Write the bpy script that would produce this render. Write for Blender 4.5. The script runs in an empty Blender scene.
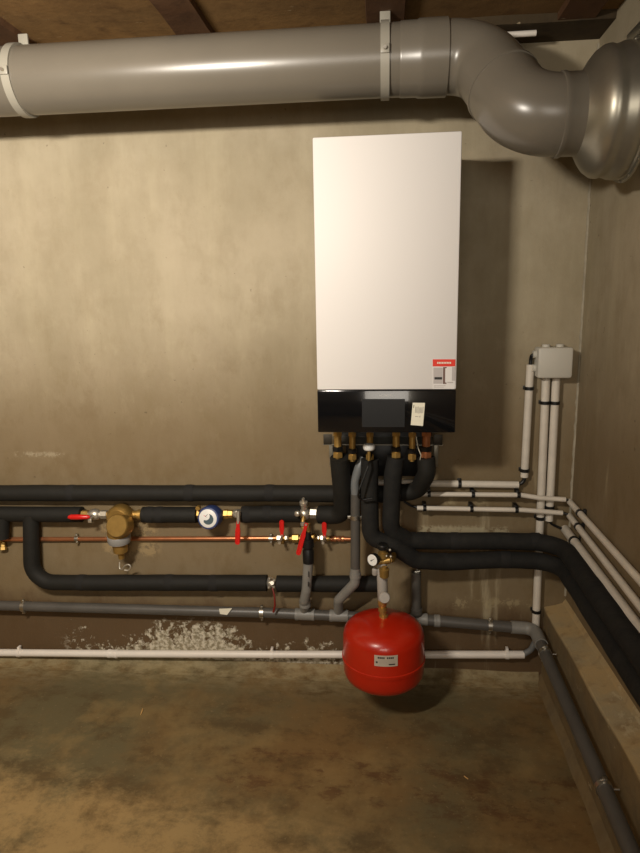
import bpy, bmesh, math, random
from mathutils import Vector, Matrix, Quaternion, noise
random.seed(4)
S = bpy.context.scene
COL = S.collection
V = Vector
PI = math.pi

# ------------------------------------------------------------------ camera
F, CX, CY = 643.0, 320.0, 426.5
CAM = V((0, -2.47, 1.56))
cx_ = V((0.99495801, 0.09863281, -0.01816937))       # camera right in world
cu_ = V((-0.00147708, 0.19555534, 0.98069155))       # camera up
cf_ = V((-0.10028148, 0.97572008, -0.19471504))      # camera forward
cam = bpy.data.cameras.new('camera'); co = bpy.data.objects.new('camera', cam); COL.objects.link(co)
R = Matrix((cx_, cu_, -cf_)).transposed().to_4x4()
co.matrix_world = Matrix.Translation(CAM) @ R
cam.sensor_fit = 'HORIZONTAL'; cam.sensor_width = 36; cam.lens = 36 * F / 640
cam.clip_start = .05
S.camera = co

def ray(px, py):
    return cx_ * (px - CX) + cu_ * (CY - py) + cf_ * F
def P(px, py, y):                                     # point on a plane parallel to the back wall
    d = ray(px, py); return CAM + d * ((y - CAM.y) / d.y)
def PX(px, py, x):                                    # point on a plane parallel to the right wall
    d = ray(px, py); return CAM + d * ((x - CAM.x) / d.x)

# ------------------------------------------------------------------ materials
def lin(c):
    c /= 255
    return c / 12.92 if c <= .04045 else ((c + .055) / 1.055) ** 2.4
def rgb(r, g, b): return (lin(r), lin(g), lin(b), 1)

def mat(name, col, rough=.5, metal=0, coat=0, spec=.5, bump=0, bscale=60, var=0, vscale=8, dark=None):
    m = bpy.data.materials.new(name); m.use_nodes = True
    nt = m.node_tree; b = nt.nodes['Principled BSDF']
    b.inputs['Base Color'].default_value = col
    b.inputs['Roughness'].default_value = rough
    b.inputs['Metallic'].default_value = metal
    b.inputs['Coat Weight'].default_value = coat
    b.inputs['Specular IOR Level'].default_value = spec
    tc = nt.nodes.new('ShaderNodeTexCoord')
    if bump:
        n = nt.nodes.new('ShaderNodeTexNoise'); n.inputs['Scale'].default_value = bscale; n.inputs['Detail'].default_value = 4
        nt.links.new(tc.outputs['Object'], n.inputs['Vector'])
        bp = nt.nodes.new('ShaderNodeBump'); bp.inputs['Strength'].default_value = bump; bp.inputs['Distance'].default_value = .004
        nt.links.new(n.outputs['Fac'], bp.inputs['Height']); nt.links.new(bp.outputs['Normal'], b.inputs['Normal'])
    if var:
        n = nt.nodes.new('ShaderNodeTexNoise'); n.inputs['Scale'].default_value = vscale; n.inputs['Detail'].default_value = 6
        n.inputs['Roughness'].default_value = .65
        nt.links.new(tc.outputs['Object'], n.inputs['Vector'])
        cr = nt.nodes.new('ShaderNodeValToRGB')
        d = dark or (col[0] * (1 - var), col[1] * (1 - var), col[2] * (1 - var), 1)
        cr.color_ramp.elements[0].position = .35; cr.color_ramp.elements[0].color = d
        cr.color_ramp.elements[1].position = .65; cr.color_ramp.elements[1].color = col
        nt.links.new(n.outputs['Fac'], cr.inputs['Fac']); nt.links.new(cr.outputs['Color'], b.inputs['Base Color'])
    return m

class NT:
    """small helper to write concrete node trees"""
    def __init__(s, name, rough=.8):
        s.m = bpy.data.materials.new(name); s.m.use_nodes = True; s.t = s.m.node_tree
        s.b = s.t.nodes['Principled BSDF']; s.b.inputs['Roughness'].default_value = rough
        s.b.inputs['Specular IOR Level'].default_value = .3
        s.tc = s.t.nodes.new('ShaderNodeTexCoord').outputs['Object']
        x = s.t.nodes.new('ShaderNodeSeparateXYZ'); s.t.links.new(s.tc, x.inputs[0]); s.X, s.Y, s.Z = x.outputs
    def put(s, sock, v):
        if isinstance(v, bpy.types.NodeSocket): s.t.links.new(v, sock)
        else: sock.default_value = v
    def math(s, op, a, b=0.0, clamp=False):
        n = s.t.nodes.new('ShaderNodeMath'); n.operation = op; n.use_clamp = clamp
        s.put(n.inputs[0], a); s.put(n.inputs[1], b); return n.outputs[0]
    def noise(s, scale, stretch=(1, 1, 1), detail=5, rough=.6, off=(0, 0, 0), dist=0):
        mp = s.t.nodes.new('ShaderNodeMapping'); s.t.links.new(s.tc, mp.inputs[0])
        mp.inputs['Scale'].default_value = stretch; mp.inputs['Location'].default_value = off
        n = s.t.nodes.new('ShaderNodeTexNoise'); n.inputs['Scale'].default_value = scale
        n.inputs['Detail'].default_value = detail; n.inputs['Roughness'].default_value = rough
        n.inputs['Distortion'].default_value = dist
        s.t.links.new(mp.outputs[0], n.inputs['Vector']); return n.outputs['Fac']
    def step(s, v, a, b):                              # smooth 0..1 between a and b
        n = s.t.nodes.new('ShaderNodeMapRange'); n.interpolation_type = 'SMOOTHSTEP'
        s.put(n.inputs['Value'], v); n.inputs['From Min'].default_value = a; n.inputs['From Max'].default_value = b
        if a > b:
            n.inputs['From Min'].default_value = b; n.inputs['From Max'].default_value = a
            n.inputs['To Min'].default_value = 1; n.inputs['To Max'].default_value = 0
        return n.outputs[0]
    def mix(s, f, a, b):
        n = s.t.nodes.new('ShaderNodeMix'); n.data_type = 'RGBA'
        s.put(n.inputs[0], f); s.put(n.inputs[6], a); s.put(n.inputs[7], b); return n.outputs[2]
    def mul(s, *v):
        r = v[0]
        for w in v[1:]: r = s.math('MULTIPLY', r, w)
        return r
    def finish(s, col, height=None, strength=.3, dist=.01):
        s.t.links.new(col, s.b.inputs['Base Color'])
        if height is not None:
            bp = s.t.nodes.new('ShaderNodeBump'); bp.inputs['Strength'].default_value = strength; bp.inputs['Distance'].default_value = dist
            s.t.links.new(height, bp.inputs['Height']); s.t.links.new(bp.outputs['Normal'], s.b.inputs['Normal'])
        return s.m

def wall_material(name, side=False):
    w = NT(name, .75)
    big = w.noise(1.6, detail=6, rough=.6)
    med = w.noise(7, (1, 1, .6), detail=10, rough=.72, off=(3, 1, 2))
    streak = w.noise(9, (1, 1, .14), detail=6, rough=.6, off=(1, 0, 5))
    fine = w.noise(90, detail=3)
    c = w.mix(w.step(big, .3, .7), rgb(*WALL_A), rgb(*WALL_B))
    lowz = w.math('ADD', .35, w.math('MULTIPLY', w.step(w.math('ADD', w.Z, w.math('MULTIPLY', big, .4)), 1.9, 1.4), .65))
    c = w.mix(w.mul(w.step(med, .44, .66), lowz, .75), c, rgb(*WALL_C))
    sm = w.noise(14, (1, 1, .5), detail=8, rough=.7, off=(8, 8, 8))
    c = w.mix(w.mul(w.step(sm, .5, .68), lowz, .4), c, rgb(*WALL_D))
    c = w.mix(w.math('MULTIPLY', w.step(streak, .45, .75), .35), c, rgb(*WALL_D))
    # damp brown lower part of the wall, edge broken up by noise
    zz = w.math('ADD', w.Z, w.math('MULTIPLY', w.math('SUBTRACT', med, .5), .7))
    c = w.mix(w.math('MULTIPLY', w.step(zz, 1.55, .95), .75), c, rgb(*WALL_LOW))
    c = w.mix(w.math('MULTIPLY', w.step(w.math('ADD', w.Z, w.math('MULTIPLY', w.math('SUBTRACT', med, .5), .25)), .36, .25), .7), c, rgb(*WALL_DAMP))
    # pale lime runs
    c = w.mix(w.mul(w.step(streak, .56, .70), w.step(zz, 1.1, .7), w.step(w.X, -.1, .25), .6), c, rgb(196, 184, 152))
    # dark specks
    speck = w.noise(38, detail=2, off=(7, 7, 7))
    c = w.mix(w.math('MULTIPLY', w.step(speck, .70, .76), .5), c, rgb(70, 58, 42))
    h = w.math('ADD', w.math('MULTIPLY', med, .6), w.math('MULTIPLY', fine, .12))
    if not side:
        # flaking lime crust just above the white pipe
        n1 = w.noise(26, detail=8, rough=.75, off=(2, 2, 9), dist=.3)
        n2 = w.noise(4.2, (1, 1, 1), detail=3, off=(5, 0, 1))
        band = w.mul(w.step(w.Z, .245, .19), w.step(w.Z, .02, .05))
        xx = w.math('ADD', w.X, w.math('MULTIPLY', w.math('SUBTRACT', med if False else w.noise(7, detail=5, off=(0, 4, 4)), .5), .5))
        core = w.mul(w.step(xx, -1.10, -.94), w.step(xx, -.56, -.70))
        side_ = w.mul(w.step(w.X, -1.45, -1.3), w.step(w.X, -.1, -.2))
        amt = w.math('ADD', w.math('ADD', .05, w.math('MULTIPLY', core, .17)), w.math('MULTIPLY', n2, .30))
        zt = w.math('SUBTRACT', w.math('ADD', .095, w.math('MULTIPLY', w.noise(9, detail=5, off=(6, 6, 0)), .12)), w.Z)                 # more of it lower down
        amt = w.math('ADD', amt, w.math('MULTIPLY', zt, 1.5))
        thr = w.math('ADD', n1, amt)
        crust = w.mul(w.step(thr, .80, .85), band, side_)
        c = w.mix(crust, c, w.mix(w.step(w.noise(60, detail=4), .4, .6), rgb(140, 130, 106), rgb(206, 198, 178)))
        def patch(x0, x1, z0, z1, f, thr, col, k):
            nonlocal c, h
            nn = w.noise(f, detail=8, rough=.75, off=(x0 * 3, 5, z0))
            wx = w.math('ADD', w.X, w.math('MULTIPLY', w.math('SUBTRACT', med, .5), .12)); wz = w.math('ADD', w.Z, w.math('MULTIPLY', w.math('SUBTRACT', fine, .5), .03))
            e = .035
            mk = w.mul(w.step(wx, x0, x0 + e), w.step(wx, x1, x1 - e), w.step(wz, z0, z0 + e * .6), w.step(wz, z1, z1 - e * .6), w.step(nn, thr, thr + .08), k)
            c = w.mix(mk, c, rgb(*col)); h = w.math('ADD', h, w.math('MULTIPLY', mk, .3))
        patch(-1.20, -.93, .50, .70, 24, .44, (166, 144, 104), .6)
        patch(-1.55, -1.30, .93, .965, 14, .46, (196, 186, 160), .4)
        patch(.12, .50, .615, .672, 16, .40, (184, 174, 144), .7)
        patch(.20, .62, .30, .37, 16, .50, (170, 156, 120), .5)
        patch(.22, .30, .74, .79, 10, .44, (180, 166, 130), .5)
        patch(.34, .42, .74, .79, 10, .44, (180, 166, 130), .4)
        h = w.math('ADD', h, w.math('MULTIPLY', crust, .5))
    return w.finish(c, h, .35, .012)

WALL_A = (178, 166, 142); WALL_B = (154, 143, 118); WALL_C = (136, 122, 94); WALL_D = (186, 175, 148)
WALL_LOW = (106, 86, 54); WALL_DAMP = (78, 54, 30)

def floor_material():
    w = NT('floor_concrete', .7)
    big = w.noise(1.3, detail=10, rough=.68, off=(3, 3, 0))
    med = w.noise(4.5, (1, 1.3, 1), detail=10, rough=.72, off=(8, 1, 2))
    fine = w.noise(34, detail=8, rough=.75)
    tan = w.noise(2.4, detail=9, rough=.68, off=(1, 9, 4))
    c = w.mix(w.step(big, .38, .62), rgb(104, 94, 66), rgb(124, 98, 60))
    c = w.mix(w.math('MULTIPLY', w.step(med, .46, .62), .6), c, rgb(84, 66, 40))
    c = w.mix(w.mul(w.step(tan, .50, .64), .5), c, rgb(148, 124, 80))
    # pale dried patch toward the viewer on the left
    edge = w.math('ADD', w.math('ADD', w.Y, w.math('MULTIPLY', w.X, .18)), w.math('MULTIPLY', med, .6))
    c = w.mix(w.mul(w.step(edge, -.50, -.66), w.step(w.X, .45, -.5), w.step(w.noise(9, detail=10, rough=.75, off=(2, 6, 1)), .30, .58), .75), c, rgb(172, 144, 96))
    # pale scum close to the back wall
    yy = w.math('ADD', w.Y, w.math('MULTIPLY', w.math('SUBTRACT', med, .5), .35))
    c = w.mix(w.mul(w.step(yy, -.22, -.04), w.step(w.noise(12, (1, 2, 1), detail=9, rough=.72, off=(2, 0, 1)), .36, .62), .6), c, rgb(158, 146, 112))
    # reddish brown stains and dark grit
    rs = w.noise(8, (1, 1.8, 1), detail=8, rough=.7, off=(4, 4, 4))
    zone = w.mul(w.step(w.math('ABSOLUTE', w.math('ADD', w.math('ADD', w.Y, .62), w.math('MULTIPLY', w.X, .1))), .22, .04), w.step(w.X, -.7, -.45))
    c = w.mix(w.mul(w.step(rs, .50, .62), zone, .6), c, rgb(80, 46, 26))
    c = w.mix(w.math('MULTIPLY', w.step(fine, .58, .72), .35), c, rgb(64, 48, 28))
    c = w.mix(w.math('MULTIPLY', w.step(w.noise(70, detail=4, off=(1, 1, 1)), .60, .75), .3), c, rgb(176, 156, 116))
    h = w.math('ADD', w.math('MULTIPLY', med, .5), w.math('MULTIPLY', fine, .3))
    return w.finish(c, h, .3, .01)

def ceiling_material(name, a, b, d):
    w = NT(name, .85)
    n1 = w.noise(3, (1, .5, 1), detail=7, rough=.7); n2 = w.noise(14, detail=6, off=(2, 0, 0))
    c = w.mix(w.step(n1, .35, .65), rgb(*a), rgb(*b))
    c = w.mix(w.math('MULTIPLY', w.step(n2, .5, .75), .6), c, rgb(*d))
    mo = w.noise(16, (1, 3, 1), detail=5, off=(9, 2, 1))
    c = w.mix(w.math('MULTIPLY', w.step(mo, .69, .72), .7), c, rgb(176, 160, 130))
    return w.finish(c, n2, .25, .012)

def ledge_material():
    w = NT('ledge_plaster', .85)
    n1 = w.noise(5, detail=8, rough=.65); n2 = w.noise(16, detail=6, off=(3, 3, 1), dist=.4)
    c = w.mix(w.step(n1, .35, .65), rgb(168, 154, 122), rgb(184, 158, 112))
    c = w.mix(w.math('MULTIPLY', w.step(n2, .5, .7), .4), c, rgb(112, 84, 50))
    c = w.mix(w.math('MULTIPLY', w.step(w.math('ADD', w.Z, w.math('MULTIPLY', w.Y, .036)), .33, .318), .75), c, w.mix(w.step(n2, .35, .6), rgb(84, 68, 46), rgb(104, 88, 60)))  # shade of the front face painted in: darker brown below the top edge
    fl = w.noise(9, (1, .5, 1), detail=8, rough=.75, off=(1, 5, 2))
    c = w.mix(w.mul(w.step(fl, .58, .62), w.step(w.Y, -.3, -.6), .6), c, rgb(196, 182, 148))
    return w.finish(c, w.math('ADD', n2, fl), .4, .01)

M = {}
M['wall'] = wall_material('wall_concrete'); M['wall_side'] = wall_material('wall_concrete_side', True)
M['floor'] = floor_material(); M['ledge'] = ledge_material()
M['ceil'] = ceiling_material('ceiling_block', (118, 90, 54), (140, 108, 66), (84, 58, 32))
M['beam'] = ceiling_material('ceiling_beam', (88, 60, 38), (100, 72, 48), (62, 42, 26))
M['mortar'] = ceiling_material('ceiling_mortar', (70, 58, 40), (58, 46, 30), (38, 30, 20))
M['duct'] = mat('grey_pvc', rgb(110, 104, 93), .28, var=.06, vscale=5, bump=.06, bscale=8)
M['galv'] = mat('galvanised', rgb(166, 162, 148), .36, metal=.8, var=.12, vscale=12)
M['galv_dark'] = mat('grille_mesh', rgb(60, 56, 48), .5, metal=.6)
M['clampgrey'] = mat('clamp_grey', rgb(150, 146, 134), .4)
M['clampmetal'] = mat('zinc', rgb(196, 192, 182), .38, metal=1)
M['white'] = mat('white_enamel', rgb(224, 221, 218), .55, spec=.3)
M['glassblack'] = mat('black_glass', rgb(14, 15, 17), .12, coat=.6, spec=.5)
M['screen'] = mat('dark_screen', rgb(24, 25, 26), .35, spec=.5)
M['casing'] = mat('casing_grey', rgb(150, 148, 142), .5)
M['blk'] = mat('black_plastic', rgb(20, 20, 20), .4)
M['ins'] = mat('black_foam', rgb(30, 29, 25), .72, bump=.35, bscale=45, var=.22, vscale=14, spec=.35)
M['insdust'] = mat('dusty_black_foam', rgb(36, 35, 32), .82, bump=.5, bscale=40, var=.45, vscale=22, dark=rgb(26, 26, 25), spec=.3)
M['tape'] = mat('foam_tape', rgb(26, 25, 23), .85, bump=.3, bscale=60)
M['brass'] = mat('brass', rgb(206, 168, 96), .42, metal=.75, var=.25, vscale=40)
M['brassold'] = mat('aged_brass', rgb(176, 142, 78), .42, metal=.65, var=.2, vscale=30)
M['copper'] = mat('copper', rgb(206, 138, 96), .30, metal=.75, var=.2, vscale=30)
M['nickel'] = mat('nickel', rgb(214, 208, 194), .38, metal=.8)
M['red'] = mat('red_lever', rgb(206, 32, 28), .32)
M['vessel'] = mat('red_enamel', rgb(188, 36, 12), .30, coat=.35, var=.12, vscale=6)
M['pvcdark'] = mat('grey_drain', rgb(88, 85, 80), .42, var=.18, vscale=12, bump=.08)
M['pvclight'] = mat('light_grey_drain', rgb(134, 132, 126), .45, var=.15, vscale=20)
M['hose'] = mat('grey_hose', rgb(112, 114, 114), .45)
M['cond'] = mat('cream_conduit', rgb(220, 212, 198), .42, var=.12, vscale=15)
M['wpipe'] = mat('white_pipe', rgb(236, 229, 219), .38, var=.08, vscale=10)
M['box'] = mat('junction_plastic', rgb(196, 192, 180), .5)
M['dial'] = mat('dial_white', rgb(236, 236, 232), .4)
M['blue'] = mat('blue_ring', rgb(48, 64, 112), .45)
M['dialglass'] = mat('meter_window', rgb(84, 100, 106), .2)
M['greyplastic'] = mat('grey_sleeve', rgb(166, 160, 152), .5)
M['bluegrey'] = mat('filter_ring', rgb(138, 136, 132), .45)
M['paper'] = mat('label_paper', rgb(232, 228, 208), .6)
M['ink'] = mat('ink', rgb(40, 38, 36), .6)
M['inkgrey'] = mat('ink_grey', rgb(150, 146, 136), .6)
M['stred'] = mat('sticker_red', rgb(222, 52, 34), .5)
M['stgrey'] = mat('sticker_grey', rgb(184, 178, 176), .5)
M['stdark'] = mat('sticker_brown', rgb(112, 86, 78), .5)
M['silver'] = mat('silver_print', rgb(190, 190, 190), .4)
M['vlabel'] = mat('vessel_label', rgb(188, 176, 160), .5)
M['wood'] = mat('splinter', rgb(214, 170, 104), .7)

# ------------------------------------------------------------------ object helpers
def tagp(o, label=None, cat=None, group=None, kind=None):
    for k, v in (('label', label), ('category', cat), ('group', group), ('kind', kind)):
        if v: o[k] = v
    return o
def thing(name, label, cat, loc=(0, 0, 0), group=None):
    o = bpy.data.objects.new(name, None); COL.objects.link(o); o.location = loc
    o.empty_display_size = .05
    return tagp(o, label, cat, group)
def wm(o):
    m = Matrix.Identity(4)
    while o: m = Matrix.Translation(o.location) @ m; o = o.parent
    return m
def obj(name, bm, m, parent=None, smooth=True, angle=40):
    bmesh.ops.recalc_face_normals(bm, faces=bm.faces)
    me = bpy.data.meshes.new(name); bm.to_mesh(me); bm.free()
    ms = m if isinstance(m, (list, tuple)) else [m]
    for k in ms: me.materials.append(M[k] if isinstance(k, str) else k)
    if smooth:
        me.polygons.foreach_set('use_smooth', [True] * len(me.polygons))
        me.set_sharp_from_angle(angle=math.radians(angle))
    o = bpy.data.objects.new(name, me); COL.objects.link(o)
    if parent is not None:
        o.parent = parent
        root = parent
        while root.parent: root = root.parent
        if parent is root: o.matrix_parent_inverse = Matrix.Translation(root.location).inverted()
    return o
def struct(name, bm, m, smooth=False):
    o = obj(name, bm, m, None, smooth); o['kind'] = 'structure'; return o

def frame_of(d):
    d = d.normalized()
    a = V((0, 0, 1)) if abs(d.z) < .9 else V((1, 0, 0))
    u = d.cross(a).normalized(); v = d.cross(u).normalized()
    return u, v

def smooth_path(pts, rad, n=8):
    pts = [V(p) for p in pts]
    if len(pts) < 3: return pts
    out = [pts[0]]
    for i in range(1, len(pts) - 1):
        a, b, c = pts[i - 1], pts[i], pts[i + 1]
        r = rad[i - 1] if isinstance(rad, (list, tuple)) else rad
        d1 = (a - b); d2 = (c - b); l1, l2 = d1.length, d2.length
        d1.normalize(); d2.normalize()
        ang = PI - d1.angle(d2)
        if ang < .02: out.append(b); continue
        t = min(r * math.tan(ang / 2), l1 * .49 if i > 1 else l1 * .98, l2 * .49 if i < len(pts) - 2 else l2 * .98)
        rr = t / math.tan(ang / 2)
        p1 = b + d1 * t; p2 = b + d2 * t
        cen = b + (d1 + d2).normalized() * (rr / math.cos(ang / 2))
        v1 = p1 - cen; v2 = p2 - cen
        for k in range(n + 1):
            f = k / n; th = ang * f
            q = (v1 * math.sin(ang - th) + v2 * math.sin(th)) / math.sin(ang)
            out.append(cen + q)
    out.append(pts[-1])
    return out

def resample(path, step):
    out = [path[0]]
    for a, b in zip(path, path[1:]):
        L = (b - a).length; n = max(1, int(math.ceil(L / step)))
        for k in range(1, n + 1): out.append(a.lerp(b, k / n))
    return out

def tube(bm, path, r, seg=20, cap=True, wob=0, radii=None, seed=0):
    """sweep a circle along a path (list of Vectors)"""
    path = [p for i, p in enumerate(path) if i == 0 or (p - path[i - 1]).length > 1e-6]
    n = len(path); tang = []
    for i in range(n):
        a = path[max(0, i - 1)]; b = path[min(n - 1, i + 1)]; tang.append((b - a).normalized())
    u, v = frame_of(tang[0]); rings = []
    for i, p in enumerate(path):
        if i:
            q = tang[i - 1].rotation_difference(tang[i]); u = q @ u
            u = (u - tang[i] * u.dot(tang[i])).normalized()
        v = tang[i].cross(u)
        rr = radii[i] if radii else r
        ring = []
        for k in range(seg):
            th = 2 * PI * k / seg
            d = u * math.cos(th) + v * math.sin(th)
            q = rr
            if wob: q *= 1 + wob * noise.noise((p + d * .03) * 9 + V((seed, seed, 0)))
            ring.append(bm.verts.new(p + d * q))
        rings.append(ring)
    for a, b in zip(rings, rings[1:]):
        for k in range(seg): bm.faces.new((a[k], a[(k + 1) % seg], b[(k + 1) % seg], b[k]))
    if cap:
        bm.faces.new(rings[0][::-1]); bm.faces.new(rings[-1])
    return bm

def lathe(bm, prof, o, d, seg=24):
    """prof: [(distance along d, radius)]"""
    o = V(o); d = V(d).normalized(); u, v = frame_of(d); rings = []
    for t, r in prof:
        c = o + d * t
        if r < 1e-5: rings.append([bm.verts.new(c)]); continue
        rings.append([bm.verts.new(c + u * (r * math.cos(2 * PI * k / seg)) + v * (r * math.sin(2 * PI * k / seg))) for k in range(seg)])
    for a, b in zip(rings, rings[1:]):
        for k in range(seg):
            k2 = (k + 1) % seg
            if len(a) == 1 and len(b) == 1: continue
            if len(a) == 1: bm.faces.new((a[0], b[k2], b[k]))
            elif len(b) == 1: bm.faces.new((a[k], a[k2], b[0]))
            else: bm.faces.new((a[k], a[k2], b[k2], b[k]))
    if len(rings[0]) > 1: bm.faces.new(rings[0][::-1])
    if len(rings[-1]) > 1: bm.faces.new(rings[-1])
    return bm

def box(bm, c, s, rot=None, bevel=0, bseg=2):
    g = bmesh.ops.create_cube(bm, size=1)
    vs = g['verts']; mtx = Matrix.Translation(V(c)) @ (rot.to_4x4() if rot else Matrix.Identity(4)) @ Matrix.Diagonal((*s, 1))
    bmesh.ops.transform(bm, matrix=mtx, verts=vs)
    if bevel:
        es = list({e for v in vs for e in v.link_edges})
        bmesh.ops.bevel(bm, geom=es, offset=bevel, segments=bseg, affect='EDGES', profile=.5)
    return bm
def B(): return bmesh.new()
def bx(x0, x1, y0, y1, z0, z1, bevel=0, bm=None):
    return box(bm or B(), ((x0 + x1) / 2, (y0 + y1) / 2, (z0 + z1) / 2), (x1 - x0, y1 - y0, z1 - z0), None, bevel)
def cyl(a, b, r, seg=20, bm=None, ch=0):
    a, b = V(a), V(b); L = (b - a).length
    pr = [(0, r), (L, r)] if not ch else [(0, r - ch), (ch, r), (L - ch, r), (L, r - ch)]
    return lathe(bm or B(), pr, a, b - a, seg)
def hexnut(a, b, r, bm=None):
    return cyl(a, b, r, 6, bm, ch=min(.0015, r * .15))
def XD(): return V((1, 0, 0))

# ------------------------------------------------------------------ room shell
XR, ZC = .72, 2.41
XL, YF = -3.0, -4.6
def plane_grid(p0, u, v, nu, nv, disp=0, sc=2):
    bm = B(); p0, u, v = V(p0), V(u), V(v); n = u.cross(v).normalized(); g = []
    for i in range(nu + 1):
        row = []
        for j in range(nv + 1):
            p = p0 + u * (i / nu) + v * (j / nv)
            if disp: p = p + n * disp * noise.noise(p * sc)
            row.append(bm.verts.new(p))
        g.append(row)
    for i in range(nu):
        for j in range(nv): bm.faces.new((g[i][j], g[i + 1][j], g[i + 1][j + 1], g[i][j + 1]))
    return bm
struct('wall_back', plane_grid((XL, 0, 0), (XR - XL, 0, 0), (0, 0, ZC + .1), 60, 40, .0), 'wall', True)
struct('wall_right', plane_grid((XR, 0, 0), (0, YF, 0), (0, 0, ZC + .1), 60, 40, .0), 'wall_side', True)
struct('wall_left', plane_grid((XL, YF, 0), (0, -YF, 0), (0, 0, ZC + .1), 2, 2), 'wall_side')
struct('wall_front', plane_grid((XR, YF, 0), (XL - XR, 0, 0), (0, 0, ZC + .1), 2, 2), 'wall_side')
struct('floor', plane_grid((XL, YF, 0), (XR - XL, 0, 0), (0, -YF, 0), 40, 40, .0), 'floor', True)
struct('ceiling', bx(XL, XR, YF, 0, ZC + .02, ZC + .12), 'ceil')
# ceiling beams running toward the back wall and the mortar bed over the wall
for i, xb in enumerate((-1.86, -1.24, -.62, .0, .60)):
    bm = B(); N = 40
    rows = []
    for k in range(N + 1):
        y = YF + (-.16 - YF) * k / N
        jl = .006 * noise.noise(V((xb, y * 5, 0))); jr = .006 * noise.noise(V((xb + 4, y * 5, 0)))
        rows.append([bm.verts.new((xb - .062 + jl, y, ZC + .03)), bm.verts.new((xb - .058 + jl, y, ZC)), bm.verts.new((xb + .058 + jr, y, ZC)), bm.verts.new((xb + .062 + jr, y, ZC + .03))])
    for a, b in zip(rows, rows[1:]):
        for q in range(3): bm.faces.new((a[q], a[q + 1], b[q + 1], b[q]))
    struct('beam_%d' % (i + 1), bm, 'beam')
bm = B(); rows = []
for k in range(121):
    x = XL + (XR - XL) * k / 120
    yy = -.17 + .03 * noise.noise(V((x * 4, 0, 3)))
    rows.append([bm.verts.new((x, yy, ZC + .03)), bm.verts.new((x, yy + .01, ZC - .004)), bm.verts.new((x, 0, ZC - .006))])
for a, b in zip(rows, rows[1:]):
    for q in range(2): bm.faces.new((a[q], a[q + 1], b[q + 1], b[q]))
struct('trim_1', bm, 'mortar')
# rendered ledge along the right wall
def ledge():
    bm = B(); rows = []; N = 70
    for k in range(N + 1):
        y = 0.0 + (YF) * k / N
        d = lambda s, a: a * noise.noise(V((s, y * 4, s)))
        rows.append([bm.verts.new(q) for q in (
            (.618 + d(1, .012), y, .0), (.640 + d(2, .006), y, .035), (.641 + d(3, .006), y, .18),
            (.637 + d(4, .005), y, .322 - y * .036), (.641 + d(5, .005), y, .329 + d(6, .003) - y * .036), (.68, y, .338 + d(7, .006) - y * .036),
            (.708, y, .348 + d(8, .006) - y * .036), (.722, y, .368 + d(9, .01) - y * .036))])
    for a, b in zip(rows, rows[1:]):
        for q in range(7): bm.faces.new((a[q], a[q + 1], b[q + 1], b[q]))
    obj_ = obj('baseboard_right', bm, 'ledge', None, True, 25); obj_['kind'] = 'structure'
ledge()
# cove between the back wall and the floor
bm = B(); rows = []
for k in range(161):
    x = XL + (.63 - XL) * k / 160
    n_ = noise.noise(V((x * 5, 1, 1)))
    rows.append([bm.verts.new(q) for q in ((x, -.07 + .018 * n_, -.002), (x, -.035 + .01 * n_, .007), (x, -.008, .022), (x, .003, .045 + .01 * n_))])
for a, b in zip(rows, rows[1:]):
    for q in range(3): bm.faces.new((a[q], a[q + 1], b[q + 1], b[q]))
struct('baseboard_back', bm, 'floor', True)
# mortar bead in the room's corner
pts = [V((XR - .001 + .003 * noise.noise(V((0, 0, k * .7))), -.001 + .003 * noise.noise(V((3, 0, k * .7))), .38 + (ZC - .4) * k / 90)) for k in range(91)]
struct('trim_2', tube(B(), pts, .005, 8, radii=[.006 + .003 * noise.noise(V((5, 0, k * .9))) for k in range(91)]), mat('corner_mortar', rgb(174, 165, 144), .85, var=.3, vscale=20), True)

# ------------------------------------------------------------------ ventilation duct
RD = .100
A0 = V((-3.0, -.335, 2.262)); A1 = V((.185, -.335, 2.262))
DB = V((.522, -.54, 2.036))
duct = thing('ventilation_duct', 'large grey plastic ventilation duct running under the ceiling with a bend before the metal fan', 'duct', (-.5, -.335, 2.262))
obj('pipe', tube(B(), resample([A0, A1 - V((.13, 0, 0))], .3), RD, 48), 'duct', duct)
# socket with a rolled lip
x0, x1 = A1.x - .142, A1.x
obj('socket', lathe(B(), [(0, RD + .001), (.004, RD + .0025), (.05, RD + .003), (.056, RD + .006), (.075, RD + .0065), (.139, RD + .0065), (.142, RD + .003), (.142, RD - .002)], (x0, A1.y, A1.z), (1, 0, 0), 48), 'duct', duct)
ca = V((.275, A1.y, A1.z)); cb = V((.380, DB.y, DB.z))
path = smooth_path([A1, ca, cb, DB], [.135, .135], 14)
mid = (ca + cb) / 2
# split path at the seam between the two elbows
dmid = (cb - ca).normalized()
seam = ca + dmid * ((cb - ca).length * .55)
pa = smooth_path([A1, ca, seam], [.135], 16); pb = smooth_path([seam, cb, DB - V((.055, 0, 0))], [.135], 20)
obj('elbow', tube(B(), pa, RD + .001, 48), 'duct', duct)
obj('elbow', tube(B(), pb, RD + .0045, 48), 'duct', duct)
obj('seam_ring', lathe(B(), [(-.003, RD + .003), (-.002, RD + .0075), (.006, RD + .0075), (.008, RD + .004)], seam, dmid, 48), 'duct', duct)
obj('socket', lathe(B(), [(0, RD + .004), (.002, RD + .008), (.012, RD + .0085), (.017, RD + .005), (.060, RD + .005), (.062, RD + .001)], DB - V((.060, 0, 0)), (1, 0, 0), 48), 'duct', duct)

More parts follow.
